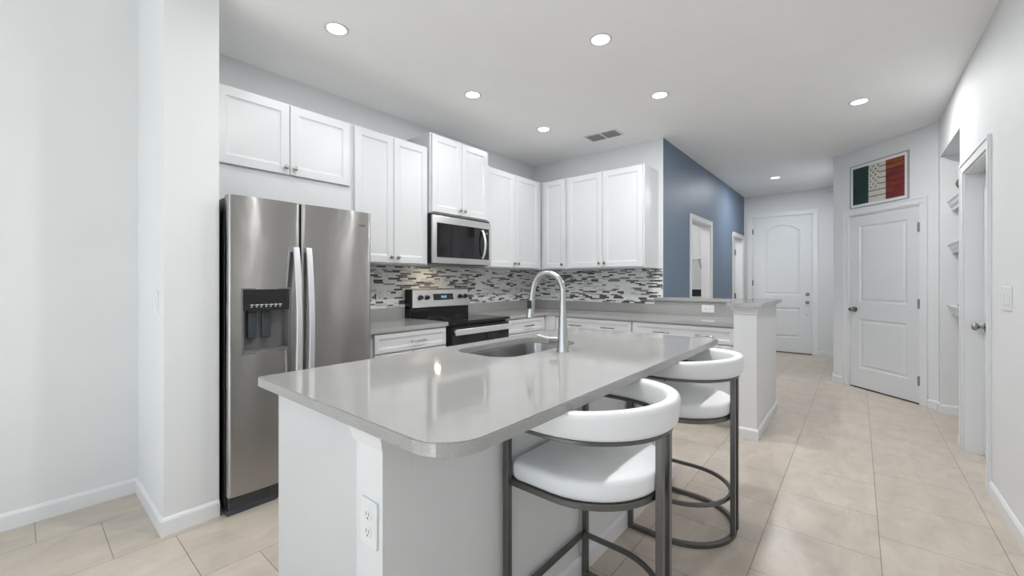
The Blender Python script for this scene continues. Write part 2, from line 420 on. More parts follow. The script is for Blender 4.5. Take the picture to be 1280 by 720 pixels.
DOORPROF = [(.010, .007), (.022, .009), (.045, .002)]
def knob_bm(bm, at, s=1):
    lathe(bm, [(.032 * s, 0), (.032 * s, .006), (.012 * s, .010), (.010 * s, .03), (.02 * s, .036), (.027 * s, .046), (.027 * s, .056), (.02 * s, .066), (.004, .069)], axis='y', at=at)
def hinge(t, x, z, side=1):
    b = nb(); lathe(b, [(.006, -.05), (.006, .05)], n=10, at=(x, -.004, z)); bx(b, x - .014, x + .014, -.003, -.0005, z - .045, z + .045)
    tag(obj('hinge', b, 'nickel', t), 'brushed nickel hinge')
# front door
t = sthing('door_1', 'white front door with an arched upper panel at the hall end', 'door', (FD[0] + .014, YE + .006, 0))
wd = FD[1] - FD[0] - .028
b = nb(); x0, x1 = .20, wd - .17
panel_slab(b, wd - .006, 2.37, .04, [rectpoly(x0, x1, 1.01, 2.13, .11), rectpoly(x0, x1, .27, .79)], DOORPROF, z0=.02, x0=.003)
obj('door_leaf', b, 'door', t)
b = nb(); bx(b, 0, wd, -.002, .05, 0, .018, .002); tag(obj('gap_strip', b, 'wood', t), 'dark strip added to block light under the door')  # added dark strip, stops outside light glowing through the bottom gap
for z, s in ((1.03, .8), (.89, .9)):
    b = nb(); knob_bm(b, (wd - .066, 0, z), s) if z < 1 else lathe(b, [(.03, 0), (.03, .012), (.022, .02), (.006, .022)], axis='y', at=(wd - .066, 0, z))
    obj('door_knob' if z < 1 else 'deadbolt', b, 'nickel', t, 40)
b = nb(); lathe(b, [(.009, 0), (.009, .01), (.005, .016)], axis='y', at=(wd - .066, 0, .68), n=12); obj('door_stop', b, 'nickel', t, 40)
for z in (2.15, 1.22, .25): hinge(t, .0, z)
# pantry door
t = sthing('door_2', 'white two panel pantry door under the flag picture', 'door', DG, -45)
ax = PD[0] + .014; wd = PD[1] - PD[0] - .028
b = nb(); panel_slab(b, wd - .006, 1.998, .035, [rectpoly(.345, .885, 1.005, 1.895), rectpoly(.345, .885, .235, .81)], DOORPROF, z0=.014, x0=ax + .003)
for v in b.verts: v.co.y += .005
obj('door_leaf', b, 'door', t)
b = nb(); bx(b, ax, ax + wd, .0, .09, 0, .008); tag(obj('gap_strip', b, 'wood', t), 'dark strip added to block light under the door')  # added dark filler, keeps light out under the leaf
b = nb(); knob_bm(b, (ax + .062, .005, .92)); obj('door_knob', b, 'nickel', t, 40)
for z in (1.80, 1.02, .24): hinge(t, ax + wd - .002, z)
# closet door set deep in the right wall
t = sthing('door_3', 'white door set back in the right wall, knob on its far side', 'door', (XR, 0, 0), -90)
b = nb(); bx(b, DR[0] + .014, DR[1] - .014, .094, .129, .008, 2.028, .002); obj('door_leaf', b, 'door', t)
b = nb(); knob_bm(b, (DR[0] + .075, .094, .925)); obj('door_knob', b, 'nickel', t, 40)
# open door in the far opening of the blue wall
t = sthing('door_4', 'white door standing open in the far opening of the blue wall', 'door', (XB - .12, A2[1] - .014, 0), 180)
b = nb(); panel_slab(b, .73, 2.0, .035, [rectpoly(.12, .61, 1.0, 1.88), rectpoly(.12, .61, .23, .8)], DOORPROF, z0=.01)
for v in b.verts: v.co.y += 0
bmesh.ops.rotate(b, verts=b.verts, cent=(0, 0, 0), matrix=Matrix.Rotation(0, 3, 'Z')); lf = obj('door_leaf', b, 'door', t); lf.rotation_euler = (0, 0, PI); lf.location = (.735, .0, 0)
for z in (1.78, .98, .25):
    b = nb(); bx(b, -.012, .014, .0005, .004, z - .05, z + .05); lathe(b, [(.007, z - .05), (.007, z + .05)], n=10, at=(-.004, .006, 0)); tag(obj('hinge', b, 'nickel', t), 'brushed nickel hinge')

# ---- niche shelves with crown fronts
for k, z in enumerate((2.0, 1.60, 1.03)):
    t = thing('wall_shelf', 'white crown-fronted shelf in the wall niche, %s of three' % ('top', 'middle', 'bottom')[k], 'shelf', (XR, 5.125, z - .09), 0, 'niche shelves')
    b = nb(); bx(b, .06, .40, -.495, .495, .07, .09, .002); obj('shelf_board', b, 'trim', t)
    b = nb(); n = [(.045, .09), (.045, .078), (.055, .068), (.062, .04), (.075, .02), (.078, 0), (.09, 0), (.09, .07), (.06, .07), (.06, .09)]
    loft(b, [[(x, -.495, z_) for x, z_ in n], [(x, .495, z_) for x, z_ in n]]); obj('crown_front', b, 'trim', t)
t = thing('decor_disc', 'small dark brown round ornament standing on the top niche shelf', 'ornament', (XR + .143, 5.44, 2.0)) 
b = nb(); bmesh.ops.create_uvsphere(b, u_segments=20, v_segments=12, radius=.5); 
for v in b.verts: v.co = Vector((v.co.x * .13, v.co.y * .03, v.co.z * .13 + .132))
obj('disc', b, 'wood', t, 60)
b = nb(); bx(b, -.035, .035, -.02, .02, 0, .014, .003); bx(b, -.008, .008, -.008, .008, .014, .072); obj('foot', b, 'black', t)
b = nb(); lathe(b, [(.022, 0), (.024, .016), (.01, .03), (.014, .08), (.02, .12), (.016, .145), (.004, .16)], n=14, at=(XR + .092, 5.25, 1.03)); o = obj('figurine', b, 'black', None, 40)
tag(o, 'tiny dark figurine standing on the bottom niche shelf', 'ornament')

# ================================================================ cabinets
CABP = [(.006, .005), (.014, .006), (.016, .0075)]
def cab_door(name, x0, w, z0, h, parent, fr=.055, yf=-.020):
    b = nb(); panel_slab(b, w, h, .019, [rectpoly(x0 + fr, x0 + w - fr, z0 + fr, z0 + h - fr)], [(.004, .004), (.016, .007)], z0=z0, x0=x0, edge=.003)
    for v in b.verts: v.co.y += yf
    return obj(name, b, 'cab', parent)
def round_knob(x, z, parent, yf=-.020):
    b = nb(); lathe(b, [(.006, 0), (.006, .012), (.013, .017), (.0155, .023), (.013, .029), (.004, .031)], n=16, axis='y', at=(x, yf, z)); return tag(obj('knob', b, 'nickel', parent, 40), 'brushed nickel knob')
def pull(x, z, parent, L=.15, yf=-.020):
    b = nb(); tube(b, [(x - L / 2, yf - .028, z), (x + L / 2, yf - .028, z)], .0055, 10)
    for s in (-1, 1): tube(b, [(x + s * L * .38, yf, z), (x + s * L * .38, yf - .028, z)], .0045, 8)
    return tag(obj('handle', b, 'nickel', parent, 40), 'brushed nickel bar pull')
def upper(label, loc, rot, w, z0, z1, dep, doors, below=0, lip=.012):
    """wall cabinet; doors = [(x0, x1, knob_x)]"""
    t = thing('wall_cabinet', label, 'cabinet', (loc[0], loc[1], z0 - below), rot)
    b = nb(); bx(b, 0, w, 0, dep, 0, z1 - z0 + below, .0015); obj('body', b, 'cab', t)
    for x0, x1, kx in doors:
        d = cab_door('door', x0, x1 - x0, below + lip, z1 - z0 - 2 * lip, t)
        if kx is not None: round_knob(kx, below + lip + .045, d)
    return t
Z0, Z1 = 1.39, 2.45
FX = -2.96                    # face of the cabinet boxes; doors stand .02 proud
G = 'white wall cabinets'
upper('white two-door wall cabinet above the refrigerator, wide and short', (FX, .74), 90, .90, 1.955, Z1, .370, [(.02, .442, .415), (.446, .875, .473)], below=.225)
upper('tall white two-door wall cabinet between refrigerator cabinet and microwave', (FX, 1.642), 90, .715, Z0, Z1, .370, [(.012, .355, .325), (.359, .705, .389)])
upper('raised white two-door wall cabinet directly above the microwave', (FX + .035, 2.3585), 90, .750, 1.862, 2.58, .405, [(.015, .372, .345), (.376, .735, .403)])
upper('tall white two-door wall cabinet between microwave and room corner', (FX, 3.11), 90, .985, Z0, Z1, .370, [(.012, .472, .442), (.476, .915, .506)])
upper('narrow single-door wall cabinet in the corner of the back wall', (-2.955, 4.10), 0, .365, Z0, Z1, .370, [(.045, .345, .312)])
upper('wide two-door wall cabinet at the right end of the back wall', (-2.589, 4.10), 0, .925, Z0, Z1, .370, [(.012, .455, .425), (.459, .91, .489)])

CT = .90; CB = .868           # counter top and underside
def base_cab(label, loc, rot, w, dep, drawers, doors, z_top=CB):
    t = thing('base_cabinet', label, 'cabinet', (loc[0], loc[1], 0), rot)
    b = nb(); bx(b, 0, w, 0, dep, .10, z_top, .0015); bx(b, .0, w, .06, dep, 0, .10); obj('body', b, 'cab', t)
    for x0, x1, hs in drawers:
        d = cab_door('drawer', x0, x1 - x0, .712, .140, t, fr=.032)
        for hx in hs: pull(hx, .778, d)
    for x0, x1, kx in doors:
        d = cab_door('door', x0, x1 - x0, .115, .585, t); round_knob(kx, .66, d)
    return t
BX = -2.725                  # base cabinet face on the left wall
base_cab('white base cabinet between refrigerator and range', (BX, 1.655), 90, .72, .605, [(.02, .705, (.40,))], [(.02, .36, .335), (.365, .705, .39)])
base_cab('white base cabinet right of the range by the corner', (BX, 3.145), 90, .70, .605, [(.02, .655, (.36,))], [(.02, .335, .31), (.34, .655, .365)])
BY = 3.865
t = base_cab('blind corner of the base cabinets, plain white face', (XW + .002, 3.848), 0, .745, .622, [], [])
base_cab('white back base cabinet left of the white outlet, drawer half hidden by the faucet', (-2.588, BY), 0, .898, .605, [(.008, .890, (.27, .65))], [(.008, .446, .42), (.452, .890, .478)])
base_cab('white back base cabinet at the right end beside the white pillar', (-1.688, BY), 0, .912, .605, [(.008, .900, (.29, .665))], [(.008, .452, .425), (.458, .900, .485)])

# ---- counters
def counter(label, outline, holes=(), z0=CB, z1=CT):
    b = nb(); plan(b, outline, list(holes), z0, z1)
    es = [e for e in b.edges if all(abs(v.co.z - z1) < 1e-5 for v in e.verts) and any(abs(f.normal.z) < .5 for f in e.link_faces)]
    bmesh.ops.bevel(b, geom=es, offset=.0025, segments=2, affect='EDGES')
    return tag(obj('countertop', b, 'quartz'), label, 'countertop')
CF = -2.695; YCF = 3.835
counter('grey quartz countertop between refrigerator and range', [(XW, 1.60), (CF, 1.60), (CF, 2.376), (XW, 2.376)])
counter('long L-shaped grey quartz countertop along corner and back wall', [(XW, 3.144), (CF, 3.144), (CF, YCF), (-.775, YCF), (-.775, YB), (XW, YB)])
# low quartz upstands
SZ = 1.003
for nm, lab, x0, x1, y0, y1, zt in (('quartz_upstand', 'low grey quartz upstand left of the range', XW, XW + .018, 1.60, 2.376, SZ), ('quartz_upstand', 'low grey quartz upstand between range and corner', XW, XW + .018, 3.144, YB, SZ),
                            ('quartz_upstand', 'low grey quartz upstand under the mosaic on the back wall', XW + .018, -1.70, YB - .018, YB, SZ), ('quartz_upstand', 'taller grey quartz panel on the half wall holding a white outlet', -1.70, -.775, YB - .018, YB, 1.045)):
    b = nb(); bx(b, x0, x1, y0, y1, CT, zt, .001); tag(obj(nm, b, 'quartz'), lab, 'backsplash')
# mosaic: every strip a shallow block, colours by chance in short runs
def mosaic(label, loc, rot, L, z0, z1, notch=None):
    b = nb(); bx(b, 0, L, 0, .004, z0, z1, mi=0)
    z = z0 + .001; row = 0
    while z < z1 - .006:
        h = (.0165, .0125, .0165, .020)[row % 4]; 
        if z + h > z1: h = z1 - z
        x = -random.random() * .1; last = 0
        while x < L:
            w = random.choice((.055, .075, .095, .125))
            q = random.random()
            mi = 1 if q < .52 else 2 if q < .69 else 3 if q < .83 else 4
            if last == 4 and mi == 4: mi = 1
            last = mi
            a, c = max(0, x + .0008), min(L, x + w - .0008)
            if c - a > .004: bx(b, a, c, -.003 - .0008 * random.random(), 0, z + .0007, z + h - .0007, mi=mi)
            x += w
        z += h; row += 1
    o = obj('mosaic_backsplash', b, ['grout', 't_white', 't_pale', 't_mid', 't_dark'], recalc=False); o.location = loc; o.rotation_euler = (0, 0, R(rot))
    return tag(o, label, 'backsplash')
mosaic('grey and white strip mosaic backsplash on the range wall', (XW + .005, 1.60, 0), 90, YB - .001 - 1.60, SZ, Z0)
mosaic('grey and white strip mosaic backsplash on the back wall under cabinets', (XW + .0095, YB - .005, 0), 0, XB - XW - .0095 - .003, SZ, Z0)

# ---- half wall and its ledge
b = nb(); bx(b, XB + .002, -.77, YB, YB + .12, 0, 1.045); struct('wall_half', b, 'wall', 'low half wall behind the counter')
PX0, PX1, PY0, PY1 = -.772, -.610, 3.725, 4.74
b = nb(); bx(b, PX0, PX1, PY0, PY1, 0, 1.045); struct('wall_pillar', b, 'trim', 'white end wall of the counter, waist high')
def crown(bm, x0, x1, y0, y1, z0, z1, pr, sides='f'):
    prof = [(.002, 0), (.006, .004), (.006, .010), (.003, .014), (.006, .026), (.012, .038), (pr, (z1 - z0) - .010), (pr, z1 - z0)]
    P = [(x0, y1), (x0, y0), (x1, y0), (x1, y1)]
    nrm = [Vector((-1, 0, 0)), Vector((-1, -1, 0)), Vector((1, -1, 0)), Vector((1, 0, 0))]
    rings = []
    for (x, y), n in zip(P, nrm):
        rings.append([Vector((x, y, z0)) + n * d + Vector((0, 0, z)) for d, z in prof] + [Vector((x, y, z1)), Vector((x, y, z0))])
    loft(bm, rings)
b = nb(); crown(b, PX0 + .004, PX1, PY0, PY0 + .012, .982, 1.044, .020); struct('trim_6', b, 'trim', 'crown moulding at the top of the white end wall')
baseboard('baseboard_pillar', [(PX1, PY1), (PX1, PY0), (PX0, PY0)][::-1])
b = nb(); plan(b, [(-.815, 3.675), (-.568, 3.675), (-.568, 4.79), (-.80, 4.79), (-.80, 4.66), (XB + .004, 4.66), (XB + .004, YB - .003), (-1.70, YB - .003), (-1.70, YB - .045), (-.815, YB - .045)], [], 1.046, 1.078)
tag(obj('ledge_cap', b, 'quartz'), 'grey quartz ledge capping half wall and white pillar', 'ledge')

# ---- wall plates
def plate_bm(w=.075, h=.118): 
    b = nb(); bx(b, -w / 2, w / 2, -.006, 0, -h / 2, h / 2, .002); return b
def outlet(label, loc, rot, horiz=False, w=.075, h=.118):
    t = thing('wall_outlet', label, 'outlet', loc, rot, None)
    if horiz: w, h = h, w
    obj('cover_plate', plate_bm(w, h), 'plate', t)
    for s in (-1, 1):
        cx, cz = (s * .022, 0) if horiz else (0, s * .022)
        b = nb(); lathe(b, [(.0165, 0), (.0165, .0015), (.015, .002)], n=18, axis='y', at=(cx, -.006, cz)); sk = obj('socket', b, 'plate', t, 40)
        b = nb()
        for q in (-1, 1):
            if horiz: bx(b, cx - .005, cx + .005, -.0085, -.008, q * .006 - .001, q * .006 + .001)
            else: bx(b, cx + q * .006 - .001, cx + q * .006 + .001, -.0085, -.008, cz - .002, cz + .007)
        if not horiz: bx(b, cx - .002, cx + .002, -.0085, -.008, cz - .011, cz - .007)
        tag(obj('slot', b, 'slot', sk), 'dark plug slots')
    return t
mw = XW + .0085; my = YB - .0085
outlet('white outlet on the mosaic just right of the refrigerator', (mw, 2.11, 1.125), 90)
outlet('white outlet on the mosaic just right of the range', (mw, 3.58, 1.125), 90)
outlet('white outlet on the mosaic close to the room corner', (mw, 4.11, 1.13), 90)
outlet('white outlet on the back wall mosaic behind the faucet arch', (-3.04, my, 1.125), 0)
outlet('white outlet on the back wall mosaic near its right end', (-2.02, my, 1.13), 0)
outlet('white horizontal outlet on the grey quartz half wall', (-1.155, YB - .0185, .975), 0, True)
outlet('white outlet on the near end of the island', (-.967, .5865, .628), 0)
outlet('small outlet on the hall wall right of the front door', (-.335, YE - .0005, .33), 0, w=.06, h=.10)
def switches(label, loc, rot, n, w, h):
    t = thing('light_switch', label, 'switch', loc, rot)
    obj('cover_plate', plate_bm(w, h), 'plate', t)
    for k in range(n):
        x = (k - (n - 1) / 2) * .046; b = nb(); bx(b, x - .016, x + .016, -.009, -.006, -.033, .033, .001); obj('rocker', b, 'plate', t)
switches('white triple light switch on the right wall before the door', (XR, 3.31, 1.16), -90, 3, .165, .125)
switches('white single light switch on the narrow wing wall', (-2.775, .465, 1.14), 0, 1, .075, .12)

# ================================================================ refrigerator
FY0, FY1, FXF = .715, 1.547, -2.53
fr = thing('refrigerator', 'stainless steel side-by-side refrigerator with door dispenser beside the wing wall', 'refrigerator', (FXF, FY0, 0), 90)
Wf = FY1 - FY0
b = nb(); bx(b, 0, Wf, .075, .79, .03, 1.70, .004); tag(obj('case', b, 'black', fr), 'black side case')
b = nb(); bx(b, .01, Wf - .01, .035, .075, .015, .094, .004)
for k in range(1): bx(b, .02, .055, .028, .035, .045, .085, .002)
bx(b, .20, .205, .030, .035, .03, .09); bx(b, .0, .24, .030, .075, .0, .03, .003)
tag(obj('base_grille', b, 'darkgrey', fr), 'dark grey base grille')
def fdoor(x0, x1, z0, z1, hole=None):
    """bowed door front with rounded vertical edges, optional rectangular hole"""
    b = nb(); r = .012; w = x1 - x0
    us = sorted(set([0, .0008, .0025, .005, .008, .012] + [w - q for q in (0, .0008, .0025, .005, .008, .012)] + [w * k / 14 for k in range(1, 14)] + ([hole[0] - x0, hole[1] - x0] if hole else [])))
    zs = sorted(set([z0 + (z1 - z0) * k / 20 for k in range(21)] + ([hole[2], hole[3]] if hole else [])))
    def dep(u):
        e = min(u, w - u); d = 0
        if e < r: d = r - math.sqrt(max(0, r * r - (r - e) ** 2))
        return d + .010 * (2 * u / w - 1) ** 2
    def inh(u, z): return hole and hole[0] - x0 - 1e-6 < u < hole[1] - x0 + 1e-6 and hole[2] - 1e-6 < z < hole[3] + 1e-6
    V = {(i, j): b.verts.new((x0 + u, dep(u), z)) for i, u in enumerate(us) for j, z in enumerate(zs)}
    for i in range(len(us) - 1):
        for j in range(len(zs) - 1):
            if hole and inh((us[i] + us[i + 1]) / 2, (zs[j] + zs[j + 1]) / 2): continue
            b.faces.new((V[i, j], V[i + 1, j], V[i + 1, j + 1], V[i, j + 1]))
    for j in (0, len(zs) - 1):
        ed = [V[i, j] for i in range(len(us))]; bk = [b.verts.new((x0, .07, zs[j])), b.verts.new((x1, .07, zs[j]))]
        b.faces.new(ed + [bk[1], bk[0]])
    for i in (0, len(us) - 1):
        x = x0 + us[i]; bk = [b.verts.new((x, .07, z0)), b.verts.new((x, .07, z1))]
        b.faces.new([V[i, j] for j in range(len(zs))] + [bk[1], bk[0]])
    bmesh.ops.remove_doubles(b, verts=b.verts, dist=1e-6)
    return b
split = 1.083 - FY0
DH = (.065, .300, .862, 1.205)
d1 = obj('freezer_door', fdoor(.0, split - .003, .104, 1.71, DH), 'steel', fr, 35)
d2 = obj('fridge_door', fdoor(split + .003, Wf, .104, 1.71), 'steel', fr, 35)
# dispenser
b = nb(); a0, a1, c0, c1 = DH
bx(b, a0 - .008, a1 + .008, .001, .010, c0 - .010, c0, .002); bx(b, a0 - .008, a1 + .008, .001, .010, c1, c1 + .008, .002); bx(b, a0 - .008, a0, .001, .010, c0, c1, .002); bx(b, a1, a1 + .008, .001, .010, c0, c1, .002)
dd = tag(obj('dispenser', b, 'midgrey', d1), 'ice and water dispenser')
b = nb(); bx(b, a0, a1, .004, .05, c1 - .115, c1, .002); tag(obj('dispenser_panel', b, 'blackgloss', dd), 'glossy black control panel')
b = nb()
for k in range(7): bx(b, a0 + .035 + k * .024, a0 + .052 + k * .024, .0025, .004, c1 - .088, c1 - .082); bx(b, a0 + .038 + k * .024, a0 + .046 + k * .024, .0025, .004, c1 - .098, c1 - .093)
obj('panel_icons', b, 'alu', dd)
b = nb(); bx(b, a0, a1, .066, .070, c0, c1 - .115); bx(b, a0, a0 + .004, .004, .066, c0, c1 - .115); bx(b, a1 - .004, a1, .004, .066, c0, c1 - .115); bx(b, a0, a1, .004, .066, c0, c0 + .012)
obj('dispenser_recess', b, 'midgrey', dd)
for x in (.035, .105):
    b = nb(); bx(b, a0 + x, a0 + x + .045, .040, .060, c0 + .07, c1 - .125, .006); obj('paddle', b, 'darkgrey', dd)
def fhandle(x, parent):
    b = nb(); n = 18; pts = []
    for k in range(n + 1):
        s = k / n; z = 1.445 - s * .98; pts.append((x, -.018 - .042 * math.sin(PI * s) ** .8, z))
    sweep(b, pts, rsec(.020, .032, .004), up=(1, 0, 0))
    for z in (1.435, .475): bx(b, x - .013, x + .013, -.022, .004, z - .014, z + .014, .003)
    return tag(obj('handle', b, 'alu', parent, 40), 'pale satin curved handle')
fhandle(split - .038, d1); fhandle(split + .034, d2)
def text_bm(s, size):
    cu = bpy.data.curves.new('txt', 'FONT'); cu.body = s; cu.size = size; cu.extrude = .0004; cu.align_x = 'CENTER'; cu.align_y = 'CENTER'
    o = bpy.data.objects.new('txt', cu); C.objects.link(o); dg = bpy.context.evaluated_depsgraph_get()
    me = bpy.data.meshes.new_from_object(o.evaluated_get(dg)); b = nb(); b.from_mesh(me)
    bpy.data.objects.remove(o); bpy.data.curves.remove(cu); bpy.data.meshes.remove(me)
    bmesh.ops.rotate(b, verts=b.verts, cent=(0, 0, 0), matrix=Matrix.Rotation(R(90), 3, 'X'))
    return b
b = text_bm('Whirlpool', .026); bmesh.ops.translate(b, verts=b.verts, vec=(Wf - .105, .0035, 1.622)); obj('brand_lettering', b, 'midgrey', d2)

# ================================================================ microwave
mz0, mz1 = 1.412, 1.842
mv = thing('microwave', 'stainless over-the-range microwave under the raised wall cabinet', 'microwave', (-2.885, 2.359, mz0), 90)
mw_, mh = .757, mz1 - mz0
b = nb(); bx(b, .002, mw_ - .002, .018, .445, 0, mh + .018, .002); tag(obj('case', b, 'black', mv), 'black case')
b = nb(); bx(b, 0, mw_, 0, .018, .0, mh, .004); dm = obj('door_face', b, 'steel2', mv)
b = nb(); bx(b, .05, .655, -.003, .0, .055, mh - .065, .002); tag(obj('window', b, 'blackgloss', dm), 'black glass window')
b = nb(); bx(b, .657, .727, -.003, .0, .055, mh - .065, .002); cp = tag(obj('control_panel', b, 'blackgloss', dm), 'black control panel')
b = nb(); bx(b, .675, .71, -.004, -.003, mh - .12, mh - .10); obj('display', b, 'midgrey', cp)
b = nb(); n = 14; pts = [(.628, -.006 - .04 * math.sin(PI * k / n) ** .7, .065 + (mh - .15) * k / n) for k in range(n + 1)]
sweep(b, pts, rsec(.014, .026, .005), up=(1, 0, 0)); tag(obj('handle', b, 'alu', dm, 40), 'curved satin handle')
b = nb(); bx(b, .04, mw_ - .04, .06, .40, -.004, 0); obj('vent_grille', b, 'midgrey', mv)
o = area('microwave_work_light', (-3.13, 2.62, mz0 - .012), (0, 0, 0), .05, .03, .8, (1, .86, .62)); 

# ================================================================ range
rg = thing('electric_range', 'stainless and black freestanding electric range below the microwave', 'range', (-2.66, 2.382, 0), 90)
rw = .758
b = nb(); bx(b, 0, rw, .045, .665, .03, .885, .003); tag(obj('body', b, 'black', rg), 'black body')
b = nb(); bx(b, -.002, rw + .002, -.012, .60, .880, .902, .004); ck = tag(obj('cooktop', b, 'blackgloss', rg), 'black glass cooktop')
for x, y, r_ in ((.19, .16, .10), (.57, .16, .085), (.19, .43, .08), (.57, .43, .10)):
    b = nb()
    n = 40; V0 = [b.verts.new((x + r_ * math.cos(2 * PI * k / n), y + r_ * math.sin(2 * PI * k / n), .9023)) for k in range(n)]
    V1 = [b.verts.new((x + (r_ - .004) * math.cos(2 * PI * k / n), y + (r_ - .004) * math.sin(2 * PI * k / n), .9023)) for k in range(n)]
    for k in range(n): b.faces.new((V0[k], V0[(k + 1) % n], V1[(k + 1) % n], V1[k]))
    obj('burner_ring', b, 'midgrey', ck)
b = nb(); bx(b, .004, rw - .004, .0, .045, .165, .855, .004); dr = tag(obj('oven_door', b, 'blackgloss', rg), 'black glass oven door')
b = nb(); bx(b, .004, rw - .004, -.004, .0, .165, .30, .002); obj('door_trim', b, 'steel2', dr)
b = nb(); bx(b, .012, rw - .012, -.048, -.030, .785, .838, .006)
for x in (.03, rw - .05): bx(b, x, x + .02, -.03, .0, .80, .825)
tag(obj('handle', b, 'alu', dr), 'broad pale steel handle')
b = nb(); bx(b, .004, rw - .004, .0, .045, .035, .155, .004); obj('storage_drawer', b, 'steel2', rg)
bk0 = .560
b = nb(); bx(b, .0, rw, bk0 + .02, .665, .885, 1.01, .003); tag(obj('backguard_base', b, 'blackgloss', rg), 'glossy black lower backguard')
b = nb(); s = [(bk0, .998), (bk0 + .008, .990), (.665, .990), (.665, 1.175), (bk0 + .045, 1.175), (bk0 + .03, 1.165)]
loft(b, [[(.012, y, z) for y, z in s], [(rw, y, z) for y, z in s]]); bg = obj('backguard', b, 'steel2', rg)
b = nb(); bx(b, 0, .012, bk0 + .0, .665, .99, 1.172, .002); tag(obj('backguard_end', b, 'black', bg), 'black end cap')
slope = .03 / .167
def onbg(x, z): return (x, bk0 + (z - .998) * slope, z)
b = nb(); x, y, z = onbg(.40, 1.093); bx(b, .275, .535, -.003, .003, -.032, .032, .001)
dsp = tag(obj('display', b, 'blackgloss', bg), 'black clock display'); dsp.location = (0, y - .001, z); dsp.rotation_euler = (-math.atan(slope), 0, 0)
for x in (.375, .392, .414, .431):     # small seven-segment marks
    b = nb(); bx(b, x, x + .010, -.0042, -.0035, .008, .010); bx(b, x, x + .010, -.0042, -.0035, -.010, -.008); bx(b, x, x + .0018, -.0042, -.0035, -.008, .008); bx(b, x + .0082, x + .010, -.0042, -.0035, -.008, .008)
    bmesh.ops.remove_doubles(b, verts=b.verts, dist=1e-5); obj('clock_digit', b, 'digits', dsp)
for x in (.115, .195, .63, .705):
    b = nb(); lathe(b, [(.024, 0), (.024, .006), (.020, .010), (.019, .028), (.016, .031)], n=20, axis='y', at=onbg(x, 1.093)); kb = tag(obj('knob', b, 'black', bg, 40), 'black burner knob')
# ================================================================ island
IX0, IX1, IY0, IY1 = -1.69, -.648, .565, 2.735
BXL, KX0, KX1 = -1.64, -1.035, -.912
BY0, BY1 = .590, 2.70
isl = thing('kitchen_island', 'white kitchen island under the large grey quartz top', 'kitchen island', (0, 0, 0))
PY_ = .62
b = nb(); bx(b, BXL + .016, KX0, PY_ + .018, BY1 - .018, .10, .60); bx(b, BXL + .08, KX0, PY_ + .018, BY1 - .018, 0, .10)
bx(b, BXL + .016, KX0, PY_ + .018, 1.30, .60, CB); bx(b, BXL + .016, KX0, 2.20, BY1 - .018, .60, CB); bx(b, BXL + .016, BXL + .024, 1.30, 2.20, .60, CB)
obj('cabinet_box', b, 'cab', isl)
b = nb(); bx(b, BXL, KX0, PY_, PY_ + .018, 0, CB, .001); tag(obj('end_panel', b, 'cab', isl), 'smooth white end panel')
b = nb(); bx(b, BXL, KX0, BY1 - .018, BY1, 0, CB, .001); obj('end_panel', b, 'cab', isl)
b = nb(); bx(b, KX0, KX1, BY0 - .003, BY1, 0, CB); tag(obj('knee_wall', b, 'wall', isl), 'painted textured knee wall on the stool side')
b = nb(); P = [(KX0 - .004, PY_), (KX0 - .004, BY0 - .003), (KX1, BY0 - .003), (KX1, BY1)]
prof = [(0, 0), (.003, 0), (.007, .012), (.012, .030), (.018, .044), (0, .044)]; rings = []
for (x, y), n in zip(P, (Vector((-1, 0, 0)), Vector((-1, -1, 0)), Vector((1, -1, 0)), Vector((1, 0, 0)))):
    rings.append([Vector((x, y, CB - .044)) + n * d + Vector((0, 0, z)) for d, z in prof])
loft(b, rings); obj('cap_moulding', b, 'trim', isl)
b = nb(); P = [Vector((KX0, BY0 - .003, 0)), Vector((KX1, BY0 - .003, 0)), Vector((KX1, BY1, 0))]
rings = [[p + n * q[0] + Vector((0, 0, q[1])) for q in BP] for p, n in zip(P[:], (Vector((0, -1, 0)), Vector((1, -1, 0)), Vector((1, 0, 0))))]
loft(b, rings); obj('base_moulding', b, 'trim', isl)
for k in range(4):
    y1 = BY1 - .022 - k * .505; h = nb(); panel_slab(h, .500, .73, .019, [rectpoly(.055, .45, .055, .675)], [(.004, .004), (.016, .007)])
    d = obj('door', h, 'cab', isl); d.location = (BXL, y1, .12); d.rotation_euler = (0, 0, R(-90)); 
    q = round_knob(.46 if k % 2 == 0 else .045, .68, d, yf=0)
SK = rrect(-1.585, -1.215, 1.41, 2.09, (.10, .13, .13, .10), 10)
counter('large grey quartz island top with a rounded near corner and undermount sink', rrect(IX0, IX1, IY0, IY1, (.012, .115, .02, .012), 14), [SK])
# sink bowl
b = nb(); def_r = []
def inset(poly, d):
    cx, cy = sum(p[0] for p in poly) / len(poly), sum(p[1] for p in poly) / len(poly)
    o = []
    n = len(poly)
    for i in range(n):
        a, c = Vector(poly[i - 1]), Vector(poly[(i + 1) % n]); t = (c - a).normalized(); nn = Vector((-t.y, t.x)); o.append((poly[i][0] + nn.x * d, poly[i][1] + nn.y * d))
    return o
for d, z in ((-.02, CB - .0015), (.004, CB - .0015), (.006, CB - .01), (.012, CB - .17), (.022, CB - .19), (.045, CB - .20)):
    def_r.append([(x, y, z) for x, y in inset(SK, d)])
loft(b, def_r, caps=False); b.faces.new([v for v in b.verts][-len(SK):])
snk = thing('kitchen_sink', 'rounded stainless steel undermount sink in the island top', 'sink', (0, 0, 0))
obj('bowl', b, 'sink', snk, 50)
b = nb(); lathe(b, [(.045, 0), (.045, .003), (.036, .004), (.030, .0005)], at=(-1.41, 1.75, CB - .199), n=24); obj('drain', b, 'nickel', snk, 40)
